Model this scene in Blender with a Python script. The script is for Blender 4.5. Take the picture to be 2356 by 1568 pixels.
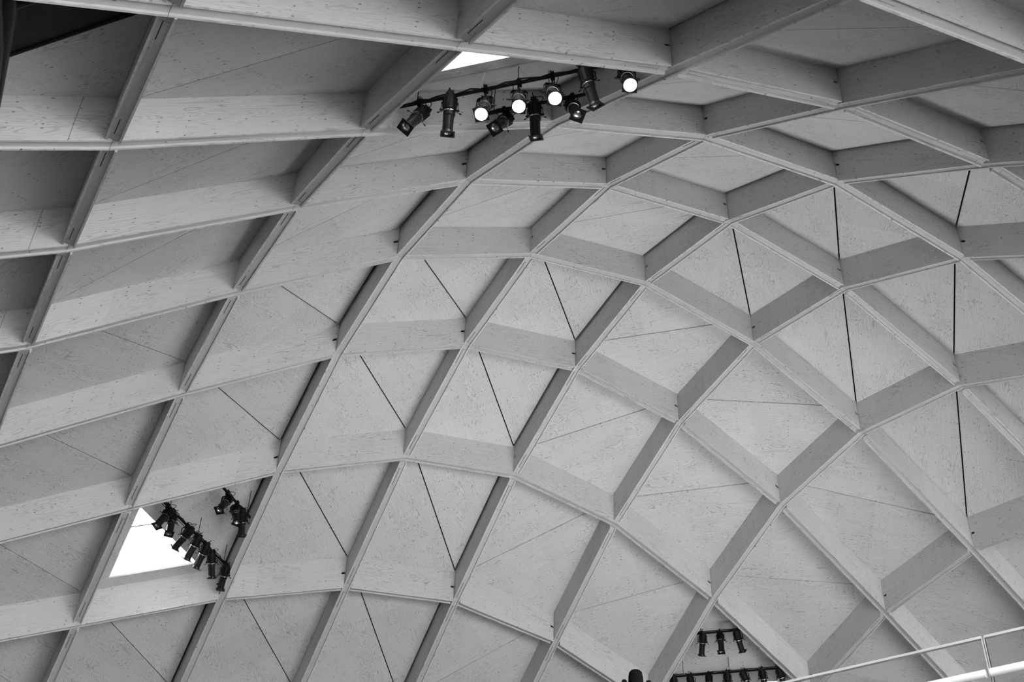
import bpy, bmesh, math, random
from mathutils import Vector, Matrix, Quaternion
random.seed(7)
for o in list(bpy.data.objects): bpy.data.objects.remove(o)
SC = bpy.context.scene
COL = SC.collection

# ------------------------------------------------------------------ camera
FPX, PITCH, ROLL, CAMZ = 2774.47, 0.660277, 0.034810, 5.0
cam_d = bpy.data.cameras.new('camera')
cam_d.sensor_fit = 'HORIZONTAL'; cam_d.sensor_width = 36.0
cam_d.lens = FPX / 2356 * 36.0
cam_d.clip_start = 0.05; cam_d.clip_end = 500
camera = bpy.data.objects.new('camera', cam_d); COL.objects.link(camera)
_fw = Vector((0, math.cos(PITCH), math.sin(PITCH)))
_up = Vector((0, -math.sin(PITCH), math.cos(PITCH)))
_rt = Vector((1, 0, 0))
_r = _rt*math.cos(ROLL) + _up*math.sin(ROLL)
_u = -_rt*math.sin(ROLL) + _up*math.cos(ROLL)
_m = Matrix((_r, _u, -_fw)).transposed().to_4x4()
_m.translation = Vector((0, 0, CAMZ))
camera.matrix_world = _m
SC.camera = camera

# ------------------------------------------------------------------ world, light, exposure
W = bpy.data.worlds.new('overcast_sky'); SC.world = W
W.use_nodes = True
bg = W.node_tree.nodes['Background']
bg.inputs['Color'].default_value = (1, 1, 1, 1)
bg.inputs['Strength'].default_value = 23.5
SC.view_settings.view_transform = 'Standard'
SC.view_settings.look = 'None'
SC.view_settings.gamma = 1.0
SC.view_settings.use_curve_mapping = False
SC.view_settings.exposure = -0.2

# added fill spot, no lamp known there, brightens the crown of the dome
up_d = bpy.data.lights.new('added_crown_fill', 'SPOT')
up_d.energy = 12000; up_d.spot_size = math.radians(77); up_d.spot_blend = 1.0; up_d.shadow_soft_size = 4.5
crown_fill = bpy.data.objects.new('added_crown_fill', up_d); COL.objects.link(crown_fill)
crown_fill.location = (4.0, 20.0, 1.5); crown_fill.rotation_euler = (math.pi, 0, 0)

# ------------------------------------------------------------------ helpers
def link(name, mesh, mat=None, parent=None, loc=None, smooth=False):
    o = bpy.data.objects.new(name, mesh); COL.objects.link(o)
    if mat is not None and not mesh.materials: mesh.materials.append(mat)
    if parent is not None: o.parent = parent
    if loc is not None: o.location = loc
    if smooth:
        mesh.polygons.foreach_set('use_smooth', [True]*len(mesh.polygons))
    return o
def empty(name, loc=(0, 0, 0), parent=None):
    o = bpy.data.objects.new(name, None); COL.objects.link(o)
    o.location = loc; o.empty_display_size = 0.2
    if parent is not None: o.parent = parent
    return o
def tag(o, label=None, cat=None, group=None, kind=None):
    if label: o['label'] = label
    if cat: o['category'] = cat
    if group: o['group'] = group
    if kind: o['kind'] = kind
    return o
def mesh_from(verts, faces, uvs=None, name='m'):
    me = bpy.data.meshes.new(name); me.from_pydata([tuple(v) for v in verts], [], faces)
    if uvs is not None:
        uvl = me.uv_layers.new(name='UVMap')
        for li, l in enumerate(me.loops): uvl.data[li].uv = uvs[l.vertex_index]
    me.update(); return me
class MB:
    """collects simple solids into one mesh"""
    def __init__(s): s.bm = bmesh.new()
    def box(s, c, d, rot=None):
        m = Matrix.Translation(Vector(c)) @ (rot.to_4x4() if rot is not None else Matrix.Identity(4)) @ Matrix.Diagonal((*d, 1))
        bmesh.ops.create_cube(s.bm, size=1.0, matrix=m); return s
    def tube(s, pts, r, n=8, caps=True):
        pts = [Vector(p) for p in pts]; rings = []
        rr = r if isinstance(r, (list, tuple)) else [r]*len(pts)
        prev = None
        for i, p in enumerate(pts):
            t = (pts[min(i+1, len(pts)-1)] - pts[max(i-1, 0)]).normalized()
            if prev is None:
                a = Vector((0, 0, 1)) if abs(t.z) < .9 else Vector((1, 0, 0))
                x = t.cross(a).normalized()
            else:
                x = (prev - t*prev.dot(t)).normalized()
            prev = x; y = t.cross(x)
            rings.append([s.bm.verts.new(p + (x*math.cos(2*math.pi*k/n) + y*math.sin(2*math.pi*k/n))*rr[i]) for k in range(n)])
        for a, b in zip(rings, rings[1:]):
            for k in range(n):
                s.bm.faces.new((a[k], a[(k+1) % n], b[(k+1) % n], b[k]))
        if caps:
            s.bm.faces.new(rings[0][::-1]); s.bm.faces.new(rings[-1])
        return s
    def lathe(s, prof, n=20, cap0=True, cap1=True):
        rings = [[s.bm.verts.new((r*math.cos(2*math.pi*k/n), r*math.sin(2*math.pi*k/n), z)) for k in range(n)] for r, z in prof]
        for a, b in zip(rings, rings[1:]):
            for k in range(n):
                s.bm.faces.new((a[k], a[(k+1) % n], b[(k+1) % n], b[k]))
        if cap0: s.bm.faces.new(rings[0][::-1])
        if cap1: s.bm.faces.new(rings[-1])
        return s
    def mesh(s, name='m'):
        bmesh.ops.recalc_face_normals(s.bm, faces=s.bm.faces)
        me = bpy.data.meshes.new(name); s.bm.to_mesh(me); s.bm.free(); return me

# ------------------------------------------------------------------ materials
def nodes(name):
    m = bpy.data.materials.new(name); m.use_nodes = True
    nt = m.node_tree; return m, nt, nt.nodes['Principled BSDF']
def plain(name, v, rough=.5, metal=0., emit=0., spec=.5):
    m, nt, b = nodes(name)
    b.inputs['Base Color'].default_value = (v, v, v, 1)
    b.inputs['Roughness'].default_value = rough; b.inputs['Metallic'].default_value = metal
    b.inputs['Specular IOR Level'].default_value = spec
    if emit:
        b.inputs['Emission Color'].default_value = (1, 1, 1, 1); b.inputs['Emission Strength'].default_value = emit
    else:   # a little surface variation so that nothing is perfectly flat
        n = nt.nodes.new('ShaderNodeTexNoise'); n.inputs['Scale'].default_value = 9
        tc = nt.nodes.new('ShaderNodeTexCoord'); nt.links.new(tc.outputs['Object'], n.inputs['Vector'])
        mr = nt.nodes.new('ShaderNodeMapRange'); mr.inputs['To Min'].default_value = max(0.03, rough-.08); mr.inputs['To Max'].default_value = min(1, rough+.08)
        nt.links.new(n.outputs['Fac'], mr.inputs['Value']); nt.links.new(mr.outputs['Result'], b.inputs['Roughness'])
    return m
def plywood(name, base, lines=.30, stretch=(.55, 3.2), contours=9., knots=True, streak=.10, rows=.42):
    """softwood ply: contour figure, fibre streaks, rows of small patches. UV is in metres, u along the grain."""
    m, nt, b = nodes(name); L = nt.links.new
    def N(t, **k):
        n = nt.nodes.new(t)
        for a, v in k.items(): setattr(n, a, v)
        return n
    def math_(op, a, bb=None, clamp=False):
        n = N('ShaderNodeMath', operation=op); n.use_clamp = clamp
        for i, v in enumerate((a, bb)):
            if v is None: continue
            if isinstance(v, (int, float)): n.inputs[i].default_value = v
            else: L(v, n.inputs[i])
        return n.outputs[0]
    uv = N('ShaderNodeUVMap'); oi = N('ShaderNodeObjectInfo')
    off = N('ShaderNodeVectorMath', operation='MULTIPLY_ADD')
    off.inputs[1].default_value = (1, 1, 0)
    cmb = N('ShaderNodeCombineXYZ'); L(math_('MULTIPLY', oi.outputs['Random'], 63.7), cmb.inputs[0]); L(math_('MULTIPLY', oi.outputs['Random'], 41.3), cmb.inputs[1])
    L(uv.outputs[0], off.inputs[0]); L(cmb.outputs[0], off.inputs[2])
    P = off.outputs[0]
    def scaled(x, y):
        n = N('ShaderNodeVectorMath', operation='MULTIPLY'); n.inputs[1].default_value = (x, y, 1); L(P, n.inputs[0]); return n.outputs[0]
    def noise(vec, sc, det=2., dist=0.):
        n = N('ShaderNodeTexNoise', noise_dimensions='2D'); n.inputs['Scale'].default_value = sc; n.inputs['Detail'].default_value = det
        n.inputs['Distortion'].default_value = dist; L(vec, n.inputs['Vector']); return n.outputs['Fac']
    figure = noise(scaled(*stretch), 1.0, 2.2, .35)
    fr = math_('FRACT', math_('MULTIPLY', figure, contours*2.4))
    ring = math_('ABSOLUTE', math_('SUBTRACT', fr, .5))                    # 0 at line, .5 between
    line = N('ShaderNodeMapRange', interpolation_type='SMOOTHSTEP')
    line.inputs['From Min'].default_value = 0.02; line.inputs['From Max'].default_value = .22
    line.inputs['To Min'].default_value = 1; line.inputs['To Max'].default_value = 0
    L(ring, line.inputs['Value'])
    amp = noise(scaled(.8, 1.7), 1.0, 2.)
    ampr = N('ShaderNodeMapRange'); ampr.inputs['From Min'].default_value = .38; ampr.inputs['From Max'].default_value = .62
    ampr.inputs['To Min'].default_value = .25; L(amp, ampr.inputs['Value'])
    linef = math_('MULTIPLY', math_('MULTIPLY', line.outputs[0], ampr.outputs[0]), lines)
    fib = math_('MULTIPLY', math_('SUBTRACT', noise(scaled(1.6, 48), 1., 3.), .5), streak*2)
    # veneer sheets of slightly different tone
    sep = N('ShaderNodeSeparateXYZ'); L(P, sep.inputs[0])
    cell = math_('FLOOR', math_('MULTIPLY', sep.outputs[0], .83))
    wn = N('ShaderNodeTexWhiteNoise', noise_dimensions='1D'); L(cell, wn.inputs['W'])
    sheet = math_('MULTIPLY', math_('SUBTRACT', wn.outputs['Value'], .5), .07)
    tone = math_('MULTIPLY', math_('SUBTRACT', oi.outputs['Random'], .5), .06)
    val = math_('ADD', math_('ADD', math_('SUBTRACT', 1., linef), fib), math_('ADD', sheet, tone))
    if knots:
        sx, sy = 1/rows, 1/.085
        vec = scaled(sx, sy)
        vo = N('ShaderNodeTexVoronoi', voronoi_dimensions='2D', feature='F1'); vo.inputs['Scale'].default_value = 1; vo.inputs['Randomness'].default_value = .26
        L(vec, vo.inputs['Vector'])
        df = N('ShaderNodeVectorMath', operation='SUBTRACT'); L(vec, df.inputs[0]); L(vo.outputs['Position'], df.inputs[1])
        sc = N('ShaderNodeVectorMath', operation='MULTIPLY'); sc.inputs[1].default_value = (rows*.62, .085, 0); L(df.outputs[0], sc.inputs[0])
        ln = N('ShaderNodeVectorMath', operation='LENGTH'); L(sc.outputs[0], ln.inputs[0])
        cs = N('ShaderNodeSeparateColor'); L(vo.outputs['Color'], cs.inputs[0])
        rad = math_('MULTIPLY', math_('MULTIPLY', math_('SUBTRACT', cs.outputs[0], .27), 1.35), .0118)
        dot = N('ShaderNodeMapRange', interpolation_type='SMOOTHSTEP'); dot.inputs['From Min'].default_value = -.003; dot.inputs['From Max'].default_value = .003
        L(math_('SUBTRACT', rad, ln.outputs['Value']), dot.inputs['Value'])
        val = math_('MULTIPLY', val, math_('SUBTRACT', 1., math_('MULTIPLY', dot.outputs[0], .62)))
    val = math_('MULTIPLY', val, base)
    cc = N('ShaderNodeCombineColor')
    for i in range(3): L(val, cc.inputs[i])
    L(cc.outputs[0], b.inputs['Base Color'])
    b.inputs['Roughness'].default_value = .72; b.inputs['Specular IOR Level'].default_value = .25
    bump = N('ShaderNodeBump'); bump.inputs['Strength'].default_value = .12; bump.inputs['Distance'].default_value = .002
    L(val, bump.inputs['Height']); L(bump.outputs[0], b.inputs['Normal'])
    return m
M_PANEL = plywood('spruce_plywood_panel', .51, lines=.32, stretch=(1.05, 4.6), contours=6.5)
M_SIDE = plywood('spruce_plywood_beam_face', .52, lines=.27, stretch=(.7, 5.5), contours=6, rows=.33)
M_SOFF = plywood('planed_spruce_board', .43, lines=.16, stretch=(.22, 9.), contours=5, knots=True, rows=.8)
M_BLACK = plain('black_steel', .006, .5, spec=.1)
M_SLOT = plain('dark_slot', .01, .8)
M_JOINT = plain('dark_joint', .08, .8)  # dark grey for joint lines in the face ply and soffit boards
M_DECK = plain('dark_roof_underlay', .004, .9, spec=.05)
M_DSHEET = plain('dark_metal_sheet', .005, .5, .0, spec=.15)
M_STEEL = plain('painted_dark_steel', .010, .32, .0, spec=.12)
M_FIX = plain('black_fixture_paint', .006, .45, spec=.12)
M_BARREL = plain('dark_anodised_barrel', .02, .35, .5, spec=.2)
M_BAND = plain('bright_metal_band', .75, .25, 1.)
M_LENS = plain('lens_reflector', .35, .22, 1.)
M_LIT = plain('lit_lens', .9, .3, 0, emit=60.)
M_CURB = plain('white_painted_curb', .8, .6)
M_FLOOR = plain('dark_hall_floor', .04, .6)
M_GROUND = plain('pale_bounce_ground', .4, .8)
M_WALL = plain('grey_plaster_wall', .1, .8)
M_CHROME = plain('satin_steel_rail', .95, .35, .5)
def glass(name, fac, rough=.02):
    m, nt, b = nodes(name); out = nt.nodes['Material Output']
    t = nt.nodes.new('ShaderNodeBsdfTransparent'); g = nt.nodes.new('ShaderNodeBsdfGlossy'); g.inputs['Roughness'].default_value = rough
    mx = nt.nodes.new('ShaderNodeMixShader'); fr = nt.nodes.new('ShaderNodeFresnel'); fr.inputs['IOR'].default_value = fac
    nt.links.new(fr.outputs[0], mx.inputs[0]); nt.links.new(t.outputs[0], mx.inputs[1]); nt.links.new(g.outputs[0], mx.inputs[2])
    nt.links.new(mx.outputs[0], out.inputs['Surface']); return m
M_GLASS = glass('clear_glass', 1.45)
def milky_glass(name):
    m = glass(name, 1.5); nt = m.node_tree; out = nt.nodes['Material Output']; old = out.inputs['Surface'].links[0].from_socket
    d = nt.nodes.new('ShaderNodeBsdfTranslucent'); d.inputs['Color'].default_value = (1, 1, 1, 1)
    n = nt.nodes.new('ShaderNodeTexNoise'); n.inputs['Scale'].default_value = 1.7; tc = nt.nodes.new('ShaderNodeTexCoord'); nt.links.new(tc.outputs['Object'], n.inputs['Vector'])
    mr = nt.nodes.new('ShaderNodeMapRange'); mr.inputs['To Min'].default_value = .004; mr.inputs['To Max'].default_value = .03; nt.links.new(n.outputs['Fac'], mr.inputs['Value'])
    mx = nt.nodes.new('ShaderNodeMixShader'); nt.links.new(mr.outputs[0], mx.inputs[0]); nt.links.new(old, mx.inputs[1]); nt.links.new(d.outputs[0], mx.inputs[2]); nt.links.new(mx.outputs[0], out.inputs['Surface'])
    return m
M_GLASSB = milky_glass('clouded_glass')  # clear glass with a faint, uneven white veil mixed in
def edge_glass(name):
    m, nt, b = nodes(name); out = nt.nodes['Material Output']
    t = nt.nodes.new('ShaderNodeBsdfTranslucent'); t.inputs['Color'].default_value = (.95, .95, .95, 1); b.inputs['Base Color'].default_value = (.9, .9, .9, 1)
    n = nt.nodes.new('ShaderNodeTexNoise'); n.inputs['Scale'].default_value = 4; mr = nt.nodes.new('ShaderNodeMapRange'); mr.inputs['To Min'].default_value = .75; mr.inputs['To Max'].default_value = .9
    mx = nt.nodes.new('ShaderNodeMixShader'); nt.links.new(n.outputs['Fac'], mr.inputs['Value']); nt.links.new(mr.outputs[0], mx.inputs[0])
    nt.links.new(b.outputs[0], mx.inputs[1]); nt.links.new(t.outputs[0], mx.inputs[2]); nt.links.new(mx.outputs[0], out.inputs['Surface']); return m
M_EDGE = edge_glass('whitened_glass_edge')  # white translucent colour stands for light caught inside the glass edge
M_EDGE2 = plain('ground_glass_edge', .35, .3)
M_BAR = plain('grey_glazing_bar', .12, .6, spec=.1)
M_HEAD = plain('dark_grey_plastic', .004, .9, spec=.02)
M_SKYGLASS = glass('skylight_glass', 1.3)

# ------------------------------------------------------------------ the dome grid
S, H, BW, TH = 3.0, 0.765, 0.18, 0.027       # module, beam depth, beam width, face ply thickness
GA = 0.490045
E1 = Vector((math.cos(GA), math.sin(GA), 0)); E2 = Vector((-math.sin(GA), math.cos(GA), 0))
ORG = Vector((-1.115311*S, 2.391517*S, 0))
ZT = [(0, 5.964), (1, 5.791), (2, 5.624), (4, 5.306), (5, 5.148), (8, 4.695), (9, 4.563), (10, 4.43), (13, 4.072), (16, 3.76), (17, 3.67),
      (18, 3.60), (20, 3.435), (25, 3.13), (26, 3.05), (29, 2.89), (34, 2.65), (50, 2.1), (100, 1.2)]
def dome_z(a, b):
    d = (a-4)**2 + (b-3)**2
    for (x0, y0), (x1, y1) in zip(ZT, ZT[1:]):
        if d <= x1: return (y0 + (y1-y0)*(d-x0)/(x1-x0))*S + CAMZ
def node(a, b, up=0.):
    p = ORG + E1*(a*S) + E2*(b*S); p.z = dome_z(a, b) + up; return p
A_MIN, A_MAX, B_MIN, B_MAX = -1, 9, -2, 8
def seen(p, mx=900):
    d = p - Vector((0, 0, CAMZ)); w = d.dot(_fw)
    if w < 1: return False
    x = 1178 + FPX*d.dot(_r)/w; y = 784 - FPX*d.dot(_u)/w
    return -mx < x < 2356+mx and -mx < y < 1568+mx
def through(a, b):
    """which family of beams runs through the node"""
    if a in (2, 6): return 'A'
    if a in (3, 4, 5): return 'A' if b % 2 == 0 else 'B'
    return 'B'

# ------------------------------------------------------------------ setting
def slab(name, pts, z0, z1, mat):
    n = len(pts); v = [(x, y, z0) for x, y in pts] + [(x, y, z1) for x, y in pts]
    f = [tuple(range(n))[::-1], tuple(range(n, 2*n))] + [(i, (i+1) % n, n+(i+1) % n, n+i) for i in range(n)]
    return tag(link(name, mesh_from(v, f), mat), kind='structure')
def wall(name, p, q, z0, z1, t=.3):
    p = Vector(p); q = Vector(q); d = (q-p).normalized(); n = Vector((-d.y, d.x, 0))*t
    return slab(name, [tuple((p)[:2]), tuple((q)[:2]), tuple((q+n)[:2]), tuple((p+n)[:2])], z0, z1, M_WALL)
def gp(a, b): return ORG + E1*(a*S) + E2*(b*S)
NEAR = -5.8      # unseen hall added behind the camera; open end placed to let daylight in low
def gslab(name, a0, a1, b0, b1, z0, z1, mat): return slab(name, [tuple(gp(a, b).xy) for a, b in ((a0, b0), (a1, b0), (a1, b1), (a0, b1))], z0, z1, mat)
gslab('floor', -1.3, 9.3, NEAR, 8.3, -.3, 0, M_FLOOR)
gslab('ground', -60, 70, -90, NEAR-.05, -.4, -.1, M_GROUND)  # unseen ground, made pale to bounce daylight up into the dome
wall('wall_left', gp(-1.15, NEAR), gp(-1.15, 8.3), 0, 16)  # unseen walls on three sides, placed to shut daylight out there
wall('wall_far', gp(-1.15, 8.2), gp(9.2, 8.2), 0, 16)
wall('wall_right', gp(9.2, 8.2), gp(9.2, NEAR), 0, 16)
gslab('ceiling_light_block', -1.3, 9.2, NEAR, -1.95, 15.8, 16.1, M_WALL)  # unseen slab added to keep overhead sky light out

ceiling = tag(empty('ceiling', tuple(node(4, 3))), kind='structure')
CL = Vector(ceiling.location)
tag(ceiling, 'shallow timber dome of crossing plywood box beams with triangular plywood panels')
SKY = {(1, 0), (1, 5), (6, 5), (6, 0)}
def cell_tris(i, j, up):
    n = {k: node(i+k[0], j+k[1], up) for k in ((0, 0), (1, 0), (1, 1), (0, 1))}
    main = (i < 4) == (j >= 3)            # seam from (i,j) to (i+1,j+1)
    # edges: 'W' = A line i, 'E' = A line i+1, 'N' = B line j, 'F' = B line j+1, 'D' = seam
    if main:
        return [([n[0, 0], n[1, 0], n[1, 1]], 'NED'), ([n[0, 0], n[1, 1], n[0, 1]], 'DFW')]
    return [([n[0, 0], n[1, 0], n[0, 1]], 'NDW'), ([n[1, 0], n[1, 1], n[0, 1]], 'EFD')]
def is_skytri(i, j, k):
    if (i, j) not in SKY: return False
    tri = cell_tris(i, j, 0)[k][0]
    far = max(cell_tris(i, j, 0), key=lambda t: sum((p-CL).xy.length for p in t[0]))[0]
    return (sum(tri, Vector())-sum(far, Vector())).length < 1e-3
def inset(tri, ds):
    """move each edge of a triangle inwards by its own distance (plan measure)"""
    c = sum(tri, Vector())/3; lines = []
    for e in range(3):
        p, q = tri[e], tri[(e+1) % 3]; d = (q-p).xy.normalized(); n = Vector((-d.y, d.x))
        if n.dot((c-p).xy) < 0: n = -n
        lines.append((p.xy + n*ds[e], d))
    nrm = (tri[1]-tri[0]).cross(tri[2]-tri[0]); out = []
    for e in range(3):
        (p, d), (q, g) = lines[e-1], lines[e]
        t = ((q-p).x*g.y - (q-p).y*g.x)/(d.x*g.y - d.y*g.x); x = p + d*t
        z = tri[0].z - (nrm.x*(x.x-tri[0].x) + nrm.y*(x.y-tri[0].y))/nrm.z
        out.append(Vector((x.x, x.y, z)))
    return out
def tri_uv(pts, seam):
    o, d = seam; d = d.normalized(); up = Vector((0, 0, 1)); n = None
    for p in pts:
        v = p-o
        if v.cross(d).length > .3: n = (v - d*v.dot(d)).normalized(); break
    return [((p-o).dot(d), (p-o).dot(n)) for p in pts]
deck_v, deck_f = [], []
for i in range(A_MIN, A_MAX):
    for j in range(B_MIN, B_MAX):
        for k, (tri, ed) in enumerate(cell_tris(i, j, H)):
            sky = is_skytri(i, j, k)
            if not sky:
                b0 = len(deck_v); deck_v += [p + Vector((0, 0, .16)) - CL for p in tri] + [p + Vector((0, 0, .26)) - CL for p in tri]
                deck_f += [(b0+2, b0+1, b0), (b0+3, b0+4, b0+5)]
            else:
                b0 = len(deck_v); ring = inset(tri, [.18+BW-.035 if x != 'D' else .265 for x in ed])
                deck_v += [p + Vector((0, 0, .16)) - CL for p in tri + ring]
                deck_f += [(b0+q, b0+(q+1) % 3, b0+3+(q+1) % 3, b0+3+q) for q in range(3)]
            c = sum(tri, Vector())/3
            if not seen(c): continue
            if (i, j) == (-1, 0) and ed == 'NDW': continue       # left open, see dark_sheet below
            main = 'D' in ed and ((i < 4) == (j >= 3))
            ds = []
            for e in ed:
                g = BW/2 + .004
                if e == 'E' and i in (1, 3): g = BW/2 + .055
                if e == 'W' and i in (4, 6): g = BW/2 + .055
                if e == 'D': g = .015 if main else (.011 if i >= 4 else .006)
                ds.append(g)
            t = inset(tri, ds)
            e = ed.index('D'); seam = (tri[e], tri[(e+1) % 3]-tri[e])
            if sky:
                hole = inset(tri, [.18+BW if x != 'D' else .30 for x in ed])
                v = t + hole + [p+Vector((0, 0, .03)) for p in t + hole]
                f = []
                for q in range(3):
                    r = (q+1) % 3
                    f += [(q, r, 3+r, 3+q), (6+q, 9+q, 9+r, 6+r), (3+q, 3+r, 9+r, 9+q), (q, 6+q, 6+r, r)]
            else:
                v = t + [p+Vector((0, 0, .03)) for p in t]
                f = [(2, 1, 0), (3, 4, 5)] + [(q, (q+1) % 3, 3+(q+1) % 3, 3+q) for q in range(3)]
            uvs = tri_uv(v, seam)
            link('ceiling_panel', mesh_from([p-c for p in v], f, uvs), M_PANEL, ceiling, c-CL)
link('roof_deck', mesh_from(deck_v, deck_f), M_DECK, ceiling)

def make_beam(P, Q, endP, endQ, slotP, slotQ, fam, face_joint=False):
    """one plywood box beam between two nodes; endP / endQ True where it butts against a through beam"""
    d = (Q-P); d.z = 0; d.normalize(); n = Vector((-d.y, d.x, 0)); slope = (Q.z-P.z)/S
    mid = (P+Q)/2; g = BW/2 + .009
    s0 = g if endP else .0025; s1 = S-g if endQ else S-.0025
    def at(s, z, w): return P + d*s + n*w + Vector((0, 0, slope*s + z)) - mid
    # soffit board, recessed between the faces
    w = BW/2 - TH - .001
    v = [at(s, z, x) for s in (s0, s1) for z, x in ((.038, -w), (.038, w), (.09, w), (.09, -w))]
    f = [(0, 1, 2, 3), (7, 6, 5, 4)] + [(k, 4+k, 4+(k+1) % 4, (k+1) % 4) for k in range(4)]
    uv = [(s, x) for s in (s0, s1) for x in (-w, w, w+.05, -w-.05)]
    bm = link('roof_beam', mesh_from(v, f, uv), M_SOFF, ceiling, mid-CL)
    # the two faces
    def notch(s, sg):
        z0 = .53*H; r = .029; L = .075; pts = [(s, z0-r), (s+sg*L, z0-r)]
        pts += [(s+sg*(L+r*math.sin(t)), z0 - r*math.cos(t)) for t in (.8, 1.57, 2.34)]
        return pts + [(s+sg*L, z0+r), (s, z0+r)]
    prof = [(s0, 0), (s1, 0)]
    if endQ: prof += notch(s1, -1)
    prof += [(s1, H+.10), (s0, H+.10)]
    if endP: prof += notch(s0, 1)[::-1]
    k = len(prof)
    for sd in (-1, 1):
        wo, wi = sd*BW/2, sd*(BW/2-TH)
        v = [at(s, z, wo) for s, z in prof] + [at(s, z, wi) for s, z in prof]
        f = [tuple(range(k)), tuple(range(2*k-1, k-1, -1))] + [(q, k+q, k+(q+1) % k, (q+1) % k) for q in range(k)]
        if sd > 0: f = [x[::-1] for x in f]
        o = link('side_panel', mesh_from(v, f, [(s, z) for s, z in prof]*2), M_SIDE, bm)
    for on, s, sg in ((endP, s0, 1), (endQ, s1, -1)):
        if on:      # steel connector behind the hook-shaped notch
            sa, sb = s+sg*.012, s+sg*.13
            v = [at(t, z, x) for t in (sa, sb) for z, x in ((.44*H, -w), (.44*H, w), (.62*H, w), (.62*H, -w))]
            link('connector', mesh_from(v, [(0, 1, 2, 3), (7, 6, 5, 4)] + [(q, 4+q, 4+(q+1) % 4, (q+1) % 4) for q in range(4)]), M_BLACK, bm)
        if not (slotP if sg > 0 else slotQ): continue
        so = (.15 if on else .10); long_ = fam == 'A'
        bits = [(so, so+(.36 if long_ else .30), .018, .011 if long_ else .005), (so-.004, so, -w, w)] if long_ else [(so, so+.30, .03, .004), (so-.004, so, -w, w)]
        for q, (u0, u1, w0, w1) in enumerate(bits):
            sa, sb = s+sg*u0, s+sg*u1
            wa, wb = (w0-w1/2, w0+w1/2) if q == 0 else (w0, w1)
            v = [at(t, z, x) for t in (sa, sb) for z, x in ((.0368, wa), (.0368, wb), (.05, wb), (.05, wa))]
            link('slot' if q == 0 else 'joint', mesh_from(v, [(0, 1, 2, 3), (7, 6, 5, 4)] + [(q_, 4+q_, 4+(q_+1) % 4, (q_+1) % 4) for q_ in range(4)]), M_SLOT if (q == 0 and long_) else M_JOINT, bm)
    if fam == 'B' and face_joint:       # butt joint in the face ply
        sj = S - .46
        v = [at(t, z, x) for t in (sj-.003, sj+.003) for z, x in ((.0, -BW/2-.0008), (.0, -BW/2+.002), (H, -BW/2+.002), (H, -BW/2-.0008))]
        link('joint', mesh_from(v, [(0, 1, 2, 3), (7, 6, 5, 4)] + [(q, 4+q, 4+(q+1) % 4, (q+1) % 4) for q in range(4)]), M_JOINT, bm)
    return bm
for a in range(A_MIN, A_MAX+1):
    for b in range(B_MIN, B_MAX+1):
        P = node(a, b)
        for da, db, fam in ((1, 0, 'B'), (0, 1, 'A')):
            a2, b2 = a+da, b+db
            if a2 > A_MAX or b2 > B_MAX: continue
            Q = node(a2, b2)
            if not (seen(P, 500) or seen(Q, 500) or seen((P+Q)/2, 500)): continue
            bp, bq = through(a, b) != fam, through(a2, b2) != fam
            def slotted(x, y, butt): return butt or (fam == 'A' and x in (3, 4, 5) and y % 2 == 0)
            make_beam(P, Q, bp, bq, slotted(a, b, bp), slotted(a2, b2, bq), fam, a2 == 0)

# ------------------------------------------------------------------ skylights
wi = 0
for (i, j) in sorted(SKY):
    for k, (tri, ed) in enumerate(cell_tris(i, j, H)):
        if not is_skytri(i, j, k): continue
        c = sum(tri, Vector())/3
        if not seen(c): continue
        wi += 1
        win = tag(empty('window_%d' % wi, c), kind='structure')
        tag(win, 'triangular skylight opening in the dome, bright white daylight behind')
        hole = inset(tri, [.18+BW+.002 if x != 'D' else .302 for x in ed])
        big = inset(tri, [.18+BW-.03 if x != 'D' else .27 for x in ed])
        lo, hi = Vector((0, 0, .031)), Vector((0, 0, .55))
        v = [p+lo-c for p in hole] + [p+hi-c for p in hole] + [p+lo-c for p in big] + [p+hi-c for p in big]
        f = []
        for q in range(3):
            r = (q+1) % 3
            f += [(q, r, 3+r, 3+q), (6+q, 9+q, 9+r, 6+r), (q, 6+q, 6+r, r), (3+q, 3+r, 9+r, 9+q)]
        link('curb', mesh_from(v, f), M_CURB, win)
        v = [p+hi-c for p in hole] + [p+hi+Vector((0, 0, .02))-c for p in hole]
        link('pane', mesh_from(v, [(2, 1, 0), (3, 4, 5)] + [(q, (q+1) % 3, 3+(q+1) % 3, 3+q) for q in range(3)]), M_SKYGLASS, win)
        e = 'NEFW'
        # glazing bars parallel to the B lines
        far = [ed.index(x) for x in ed if x in 'NF'][0]
        p, q = hole[far], hole[(far+1) % 3]; apex = hole[(far+2) % 3]
        for t, w in ((.42, .016), (.80, .06)):
            a_, b_ = p.lerp(apex, t)+hi-c, q.lerp(apex, t)+hi-c
            link('glazing_bar', MB().tube([a_+Vector((0, 0, -.03)), b_+Vector((0, 0, -.03))], w, 6).mesh(), M_BAR, win)
# ------------------------------------------------------------------ END_STRUCTURE

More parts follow.
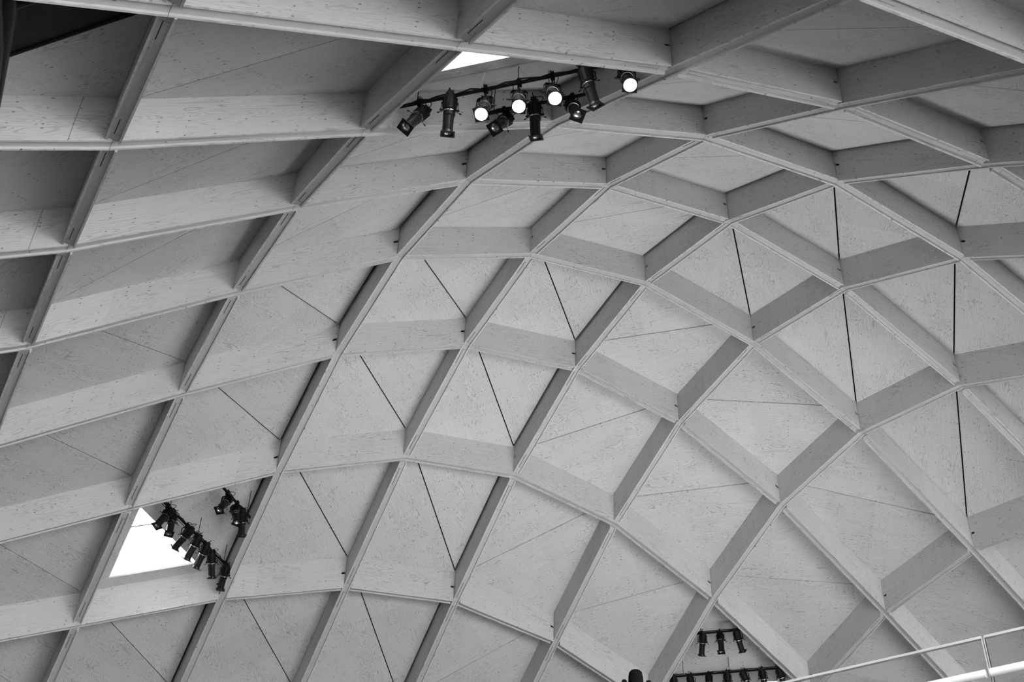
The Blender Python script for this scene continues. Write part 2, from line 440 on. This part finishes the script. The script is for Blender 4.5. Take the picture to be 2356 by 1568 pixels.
# ------------------------------------------------------------------ stage lighting: pipes and profile spotlights
PIPES = {   # end points of the seam-parallel lines, usable span, height of the panel above
    'P1':  ((-2.067, 11.377, 17.781), (1.992, 10.142, 17.781), .05, .95, .33, 'long lighting pipe below the top skylight, holding the glowing lamps'),
    'P1b': ((-1.762, 12.382, 18.531), (2.297, 11.147, 18.531), .30, .70, .50, 'short lighting pipe behind the glowing lamps near the top skylight'),
    'P2':  ((-7.472, 21.734, 17.781), (-6.237, 25.793, 17.781), .14, .93, .46, 'slanting lighting pipe along the lower-left skylight'),
    'P2b': ((-6.611, 21.472, 18.431), (-5.376, 25.531, 18.431), .30, .66, .60, 'short lighting pipe to the right of the lower-left skylight'),
    'P3':  ((3.962, 31.193, 17.861), (8.021, 29.958, 17.861), .14, .90, .43, 'long lighting pipe at the bottom edge, in front of a skylight'),
    'P3b': ((3.7, 30.332, 18.611), (7.759, 29.097, 18.611), .355, .66, .47, 'short lighting pipe with three lamps, lower right of the dome'),
}
PHRASE = {'P1': 'long pipe below the top skylight', 'P1b': 'short pipe among the glowing lamps', 'P2': 'slanting pipe by the lower-left skylight',
          'P2b': 'short pipe right of the lower-left skylight', 'P3': 'long pipe at the bottom edge', 'P3b': 'short three-lamp pipe, lower right'}
GROUP = {'P1': 'lamps below the top skylight', 'P1b': 'lamps below the top skylight', 'P2': 'lamps by the lower-left skylight', 'P2b': 'lamps by the lower-left skylight',
         'P3': 'lamps at the lower right', 'P3b': 'lamps at the lower right'}
LIGHTS = [  # pipe, place along it, aim, lit, drop of the pivot
    ('P1', 0.166, (-0.402, -0.225, -0.888), 0), ('P1', 0.273, (-0.025, 0.385, -0.923), 0), ('P1', 0.392, (-0.10, -0.402, -0.916), 1),
    ('P1', 0.504, (0.010, -0.441, -0.898), 1), ('P1', 0.613, (0.08, -0.482, -0.876), 1), ('P1', 0.728, (0.298, 0.355, -0.886), 0), ('P1', 0.850, (0.05, -0.426, -0.904), 1),
    ('P1b', 0.377, (-0.344, -0.394, -0.853), 0), ('P1b', 0.488, (0.079, 0.381, -0.921), 0), ('P1b', 0.621, (0.179, -0.417, -0.891), 0),
    ('P2', 0.215, (-0.25, -0.389, -0.88), 0), ('P2', 0.274, (0.10, -0.248, -0.957), 0), ('P2', 0.421, (-0.60, 0.50, -0.56), 0), ('P2', 0.523, (-0.40, 0.40, -0.76), 0),
    ('P2', 0.617, (-0.36, 0.42, -0.78), 0), ('P2', 0.717, (0.06, 0.60, -0.75), 0), ('P2', 0.866, (-0.22, 0.60, -0.70), 0),
    ('P2b', 0.397, (-0.176, -0.512, -0.841), 0), ('P2b', 0.506, (0.327, -0.368, -0.870), 0), ('P2b', 0.589, (-0.027, 0.70, -0.65), 0),
    ('P3b', 0.393, (-0.034, 0.60, -0.78), 0), ('P3b', 0.504, (-0.046, -0.151, -0.987), 0), ('P3b', 0.614, (0.34, 0.60, -0.68), 0),
    ('P3', 0.169, (0.099, 0.50, -0.84), 0), ('P3', 0.280, (0.342, 0.55, -0.74), 0), ('P3', 0.390, (-0.087, -0.098, -0.991), 0), ('P3', 0.504, (0.081, 0.50, -0.84), 0),
    ('P3', 0.615, (0.451, 0.45, -0.75), 0), ('P3', 0.724, (0.196, 0.5, -0.82), 0), ('P3', 0.834, (0.376, 0.5, -0.76), 0)]

def fixture_meshes():
    """parts of a profile spotlight; +z is the way it points, the origin is the yoke pivot"""
    F = {}
    hb = MB().lathe([(.052, -.245), (.066, -.24), (.07, -.20), (.088, -.195), (.095, -.17), (.095, -.02), (.09, 0), (.078, .012)], 16)
    for k in range(8):                                          # cooling fins
        a = k*math.pi/4 + .2
        hb.box((.093*math.cos(a), .093*math.sin(a), -.11), (.022, .012, .13), Matrix.Rotation(a, 3, 'Z'))
    hb.box((0, -.045, -.252), (.085, .05, .035))                # lamp cap block
    F['lamp_housing'] = (hb.mesh(), M_FIX)
    lb = MB().lathe([(.07, .03), (.083, .035), (.083, .085), (.07, .095), (.068, .30), (.078, .31), (.086, .345), (.084, .35), (.074, .345), (.066, .33)], 20, True, False)
    for a in (0, 2.1, 4.2):
        lb.box((.074*math.cos(a), .074*math.sin(a), .2), (.014, .012, .2), Matrix.Rotation(a, 3, 'Z'))
    F['lens_barrel'] = (lb.mesh(), M_BARREL)
    F['gate_band'] = (MB().lathe([(.076, .012), (.086, .014), (.086, .028), (.076, .03)], 20).mesh(), M_BAND)
    bm = bmesh.new(); n = 24; ri, ro = [], []                    # square plate with a round hole
    for z in (.350, .358):
        a_, b_ = [], []
        for k in range(n):
            t = 2*math.pi*k/n; c, s_ = math.cos(t), math.sin(t); q = .098/max(abs(c), abs(s_))
            a_.append(bm.verts.new((.072*c, .072*s_, z))); b_.append(bm.verts.new((q*c, q*s_, z)))
        ri.append(a_); ro.append(b_)
    for k in range(n):
        m = (k+1) % n
        bm.faces.new((ri[0][k], ro[0][k], ro[0][m], ri[0][m])); bm.faces.new((ri[1][k], ri[1][m], ro[1][m], ro[1][k]))
        bm.faces.new((ri[0][k], ri[0][m], ri[1][m], ri[1][k])); bm.faces.new((ro[0][k], ro[1][k], ro[1][m], ro[0][m]))
    bmesh.ops.recalc_face_normals(bm, faces=bm.faces)
    me = bpy.data.meshes.new('gel_frame'); bm.to_mesh(me); bm.free(); F['gel_frame'] = (me, M_FIX)
    F['lens'] = (MB().lathe([(.069, .335), (.062, .318), (.045, .303), (.02, .295), (.002, .294)], 20, False, True).mesh(), M_LENS)
    F['lit_lens'] = (MB().lathe([(.0885, .352), (.082, .362), (.06, .370), (.03, .375), (.002, .376)], 20, True, True).mesh(), M_LIT)
    for nm, a in (('shutter_handle', 0), ('shutter_handle.1', math.pi/2), ('shutter_handle.2', math.pi), ('shutter_handle.3', 3*math.pi/2)):
        c, s_ = math.cos(a), math.sin(a)
        hm = MB().tube([(.08*c, .08*s_, .02), (.15*c, .15*s_, .045)], .004, 5)
        hm.tube([(.135*c, .135*s_, .04), (.165*c, .165*s_, .05)], .010, 6)
        F[nm] = (hm.mesh(), M_FIX)
    y = MB()                                                     # yoke, world-upright; x is the pivot axis
    for sx in (-1, 1):
        y.box((sx*.115, 0, .055), (.008, .034, .16)); y.box((sx*.10, 0, .148), (.008, .034, .055), Matrix.Rotation(-sx*.6, 3, 'Y'))
        y.tube([(sx*.09, 0, 0), (sx*.135, 0, 0)], .016, 8)
    y.box((0, 0, .166), (.17, .034, .008))
    F['yoke'] = (y.mesh(), M_FIX)
    return F
FX = fixture_meshes()
CLAMP = MB()
CLAMP.box((0, 0, -.045), (.05, .055, .04)); CLAMP.box((0, .033, .0), (.05, .014, .11)); CLAMP.box((0, -.033, .0), (.05, .014, .09)); CLAMP.box((0, 0, .045), (.05, .07, .022)); CLAMP.tube([(0, 0, -.12), (0, 0, -.06)], .011, 8)
CLAMP.tube([(0, 0, .05), (0, 0, .085)], .014, 6)
CLAMP = CLAMP.mesh()
ORD = ['first', 'second', 'third', 'fourth', 'fifth', 'sixth', 'seventh']
for key, (pa, pb, t0, t1, hang, label) in PIPES.items():
    pa, pb = Vector(pa), Vector(pb); A_, B_ = pa.lerp(pb, t0), pa.lerp(pb, t1); mid = (A_+B_)/2; d = (B_-A_).normalized()
    root = tag(empty('lighting_pipe', mid), label, 'pipe', 'lighting pipes under the dome')
    link('tube', MB().tube([A_-mid, B_-mid], .026, 12).mesh(), M_BLACK, root, smooth=False)
    L = (B_-A_).length
    for t in ((.12, .5, .88) if L > 2 else (.1, .9)):
        p = A_.lerp(B_, t)-mid
        link('hanger', MB().tube([p+Vector((0, 0, .02)), p+Vector((0, 0, hang+.02))], .007, 6).mesh(), M_BLACK, root)
    rng = random.Random(key); pts = []
    nseg = int(L/.12)
    for k in range(nseg+1):
        p = A_.lerp(B_, k/nseg)-mid; pts.append(p+Vector((0, 0, .036+.02*rng.random())) + d.cross(Vector((0, 0, 1)))*rng.uniform(-.02, .02))
    link('cable', MB().tube(pts, .012, 5).mesh(), M_FIX, root)
counts = {}
for key, t, aim, lit in LIGHTS:
    pa, pb = Vector(PIPES[key][0]), Vector(PIPES[key][1]); cp = pa.lerp(pb, t); d = (pb-pa).normalized(); aim = Vector(aim).normalized()
    drop = .28 if key == 'P1' else .24
    if lit: drop = .34
    n = counts[key] = counts.get(key, 0) + 1
    root = empty('stage_spotlight', cp)
    look = 'glowing white profile spotlight' if lit else 'black profile spotlight'
    tag(root, '%s, %s from the left on the %s' % (look, ORD[n-1], PHRASE[key]), 'spotlight', GROUP[key])
    ang = math.atan2(d.y, d.x)
    c = link('clamp', CLAMP, M_FIX, root); c.rotation_euler = (0, 0, ang)
    if drop > .25:
        link('drop_arm', MB().tube([(0, 0, -.10), (0, 0, -drop+.165)], .012, 8).mesh(), M_FIX, c)
    hx = Vector((0, 0, 1)).cross(aim)
    if hx.length < .15: hx = Vector((d.y, -d.x, 0))
    hx.normalize(); yo = link('yoke', FX['yoke'][0], FX['yoke'][1], root, (0, 0, -drop)); yo.rotation_euler = (0, 0, math.atan2(hx.y, hx.x))
    hy = aim.cross(hx).normalized()
    rot = Matrix((hx, hy, aim)).transposed().to_quaternion()
    if True:
        rot = rot @ Quaternion((0, 0, 1), .2*math.sin(n*3.1))
    carrier = {}
    for nm, (me, ma) in FX.items():
        if nm == 'yoke' or (nm == 'lens' and lit) or (nm == 'lit_lens' and not lit): continue
        plain_name = 'lens' if nm == 'lit_lens' else nm.split('.')[0]
        if plain_name in ('lamp_housing', 'lens_barrel'):
            o = link(plain_name, me, ma, root, (0, 0, -drop)); o.rotation_mode = 'QUATERNION'; o.rotation_quaternion = rot; carrier[plain_name] = o
        else:       # sub-parts ride on the housing or on the barrel
            o = link(plain_name, me, ma, carrier['lamp_housing' if plain_name in ('gate_band', 'shutter_handle') else 'lens_barrel'])
        if nm == 'lit_lens': o['label'] = 'bright white glowing lens'
    rng = random.Random(key+str(n)); tail = Vector((0, 0, -drop)) - aim*.25
    side = d*rng.choice((-1, 1))
    for q in range(2):
        r1 = rng.uniform(.06, .14); s_ = side if q == 0 else d.cross(Vector((0, 0, 1)))
        c0, c1, c2 = tail - aim*.08 + s_*r1*.5, tail*.5 + s_*r1*1.7 - aim*.06, Vector((0, 0, .03)) + s_*r1
        P_ = [tail, c0, c1, c2, Vector((0, 0, .02)) + s_*.02]
        pts = []
        for k in range(13):                                    # Bezier through the control points
            u = k/12; b_ = [((1-u)**(4-m))*(u**m)*math.comb(4, m) for m in range(5)]
            pts.append(sum((P_[m]*b_[m] for m in range(5)), Vector()))
        link('cable', MB().tube(pts, .0065, 5).mesh(), M_FIX, root)
cord = link('white_cord', MB().tube([(-.4413, 10.665, 18.36), (-.47, 10.73, 18.12), (-.50, 10.82, 18.03), (-.5593, 10.93, 17.80)], .005, 5).mesh(), M_CURB)
tag(cord, 'thin pale cord hanging from the top skylight to the lighting pipe', 'cord')

# ------------------------------------------------------------------ dark steelwork at the upper left corner
def plate(name, pts, t, mat, parent=None):
    n = len(pts); pts = [Vector(p) for p in pts]; c = sum(pts, Vector())/n
    v = [p-c for p in pts] + [p-c+Vector((0, 0, t)) for p in pts]
    return link(name, mesh_from(v, [tuple(range(n))[::-1], tuple(range(n, 2*n))] + [(q, (q+1) % n, n+(q+1) % n, n+q) for q in range(n)]), mat, parent, c)
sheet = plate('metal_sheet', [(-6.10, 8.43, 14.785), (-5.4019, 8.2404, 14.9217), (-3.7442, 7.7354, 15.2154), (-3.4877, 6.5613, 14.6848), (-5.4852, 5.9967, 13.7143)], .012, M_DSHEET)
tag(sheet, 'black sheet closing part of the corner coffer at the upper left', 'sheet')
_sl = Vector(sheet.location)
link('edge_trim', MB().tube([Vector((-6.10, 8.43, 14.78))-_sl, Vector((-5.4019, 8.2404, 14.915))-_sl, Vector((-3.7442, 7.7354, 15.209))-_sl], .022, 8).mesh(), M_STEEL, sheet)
st = tag(empty('steel_pipework', (-4.679, 6.899, 13.908)), 'dark painted steel tubes crossing the upper left corner', 'steel tube')
_st = Vector(st.location)
def tubes(name, pts, r, n=20):
    pts = [Vector(p)-_st for p in pts]; q = []
    for a, b in zip(pts, pts[1:]): q += [a.lerp(b, k/6) for k in range(6)]
    q.append(pts[-1])
    rr = [r[0]+(r[1]-r[0])*k/(len(q)-1) for k in range(len(q))]
    return link(name, MB().tube(q, rr, n).mesh(), M_STEEL, st, smooth=True)
tubes('main_tube', [(-4.372, 6.001, 13.913), (-4.679, 6.899, 13.908), (-5.124, 7.918, 13.947), (-5.843, 9.561, 13.723)], (.11, .06))
tubes('lower_tube', [(-4.50, 6.2, 13.60), (-4.657, 6.737, 13.633), (-4.78, 7.114, 13.682), (-5.091, 7.846, 13.739)], (.075, .075))
tubes('branch_tube', [(-4.643, 6.832, 13.91), (-3.776, 6.629, 14.133)], (.045, .04))
link('flange', MB().tube([Vector((-4.46, 6.26, 13.912))-_st, Vector((-4.55, 6.52, 13.91))-_st], .15, 24).mesh(), M_STEEL, st)
# ------------------------------------------------------------------ moving-head lamp at the bottom edge
mh = tag(empty('moving_head_lamp', (1.4005, 11.9619, 9.62)), 'dark moving-head stage lamp at the bottom edge, seen against the beams', 'lamp')
hd = MB().lathe([(.02, .40), (.052, .392), (.068, .372), (.076, .33), (.08, .24), (.085, .16), (.06, .12)], 16); link('head', hd.mesh(), M_HEAD, mh)
yk = MB()
for sx in (-1, 1):
    yk.box((sx*.125, 0, .16), (.05, .10, .17)); yk.tube([(sx*.125, -.05, .25), (sx*.125, .05, .25)], .03, 10)
    yk.tube([(sx*.08, 0, .22), (sx*.12, 0, .22)], .03, 10)
yk.box((0, 0, .06), (.30, .12, .05)); link('yoke', yk.mesh(), M_HEAD, mh)
link('base', MB().box((0, 0, -.02), (.3, .26, .11)).mesh(), M_HEAD, mh)
mast = tag(empty('lighting_mast', (1.4005, 11.9619, 0)), 'tall dark mast standing below the moving-head lamp', 'mast')
link('pole', MB().tube([(0, 0, .02), (0, 0, 9.545)], .05, 12).mesh(), M_BLACK, mast)
link('foot', MB().lathe([(.5, 0), (.5, .03), (.1, .06)], 20).mesh(), M_BLACK, mast)

# ------------------------------------------------------------------ glass balustrade of the upper gallery, lower right
X0 = Vector((2.3942, 5.5943, 7.5786)); BD = Vector((-.7934, .6088, 0)); BN = Vector((BD.y, -BD.x, 0))
gr = tag(empty('glass_balustrade', X0 - Vector((0, 0, 1.1))), 'glass balustrade with bright top edge and polished handrail at the lower right', 'balustrade')
GL = Vector(gr.location)
def bal_box(name, s0, s1, z0, z1, w0, w1, mat, parent=gr):
    v = [X0 + BD*s + BN*w + Vector((0, 0, z)) - GL for s in (s0, s1) for z, w in ((z0, w0), (z0, w1), (z1, w1), (z1, w0))]
    return link(name, mesh_from(v, [(0, 1, 2, 3), (7, 6, 5, 4)] + [(q, 4+q, 4+(q+1) % 4, (q+1) % 4) for q in range(4)]), mat, parent)
for s0, s1 in ((.008, 2.2), (-1.8, -.008)):
    g = bal_box('glass_pane', s0, s1, -1.1, -.004, -.01, .01, M_GLASSB)
    bal_box('top_edge', s0, s1, -.004, .009, -.01, .01, M_EDGE, g)
    e = s0 if s0 > 0 else s1; k = .004 if s0 > 0 else -.004
    bal_box('side_edge', min(e, e-k), max(e, e-k), -1.1, .004, -.01, .01, M_EDGE2, g)
for s0, s1 in ((.012, 2.2), (-1.8, -.012)):
    link('handrail', MB().tube([X0+BD*s0+BN*.0+Vector((0, 0, -.20))-GL-BN*.05, X0+BD*s1+Vector((0, 0, -.20))-GL-BN*.05], .021, 28).mesh(), M_CHROME, gr)
for s in (-1.2, -.3, .6, 1.5):
    link('rail_bracket', MB().tube([X0+BD*s+Vector((0, 0, -.21))-GL-BN*.01, X0+BD*s+Vector((0, 0, -.21))-GL-BN*.05], .008, 8).mesh(), M_CHROME, gr)
gv = [X0+BD*s+BN*w for s, w in ((-2.2, .25), (2.6, .25), (2.6, -1.6), (-2.2, -1.6))]
slab('floor_gallery', [(p.x, p.y) for p in gv][::-1], X0.z-1.35, X0.z-1.1, M_WALL)
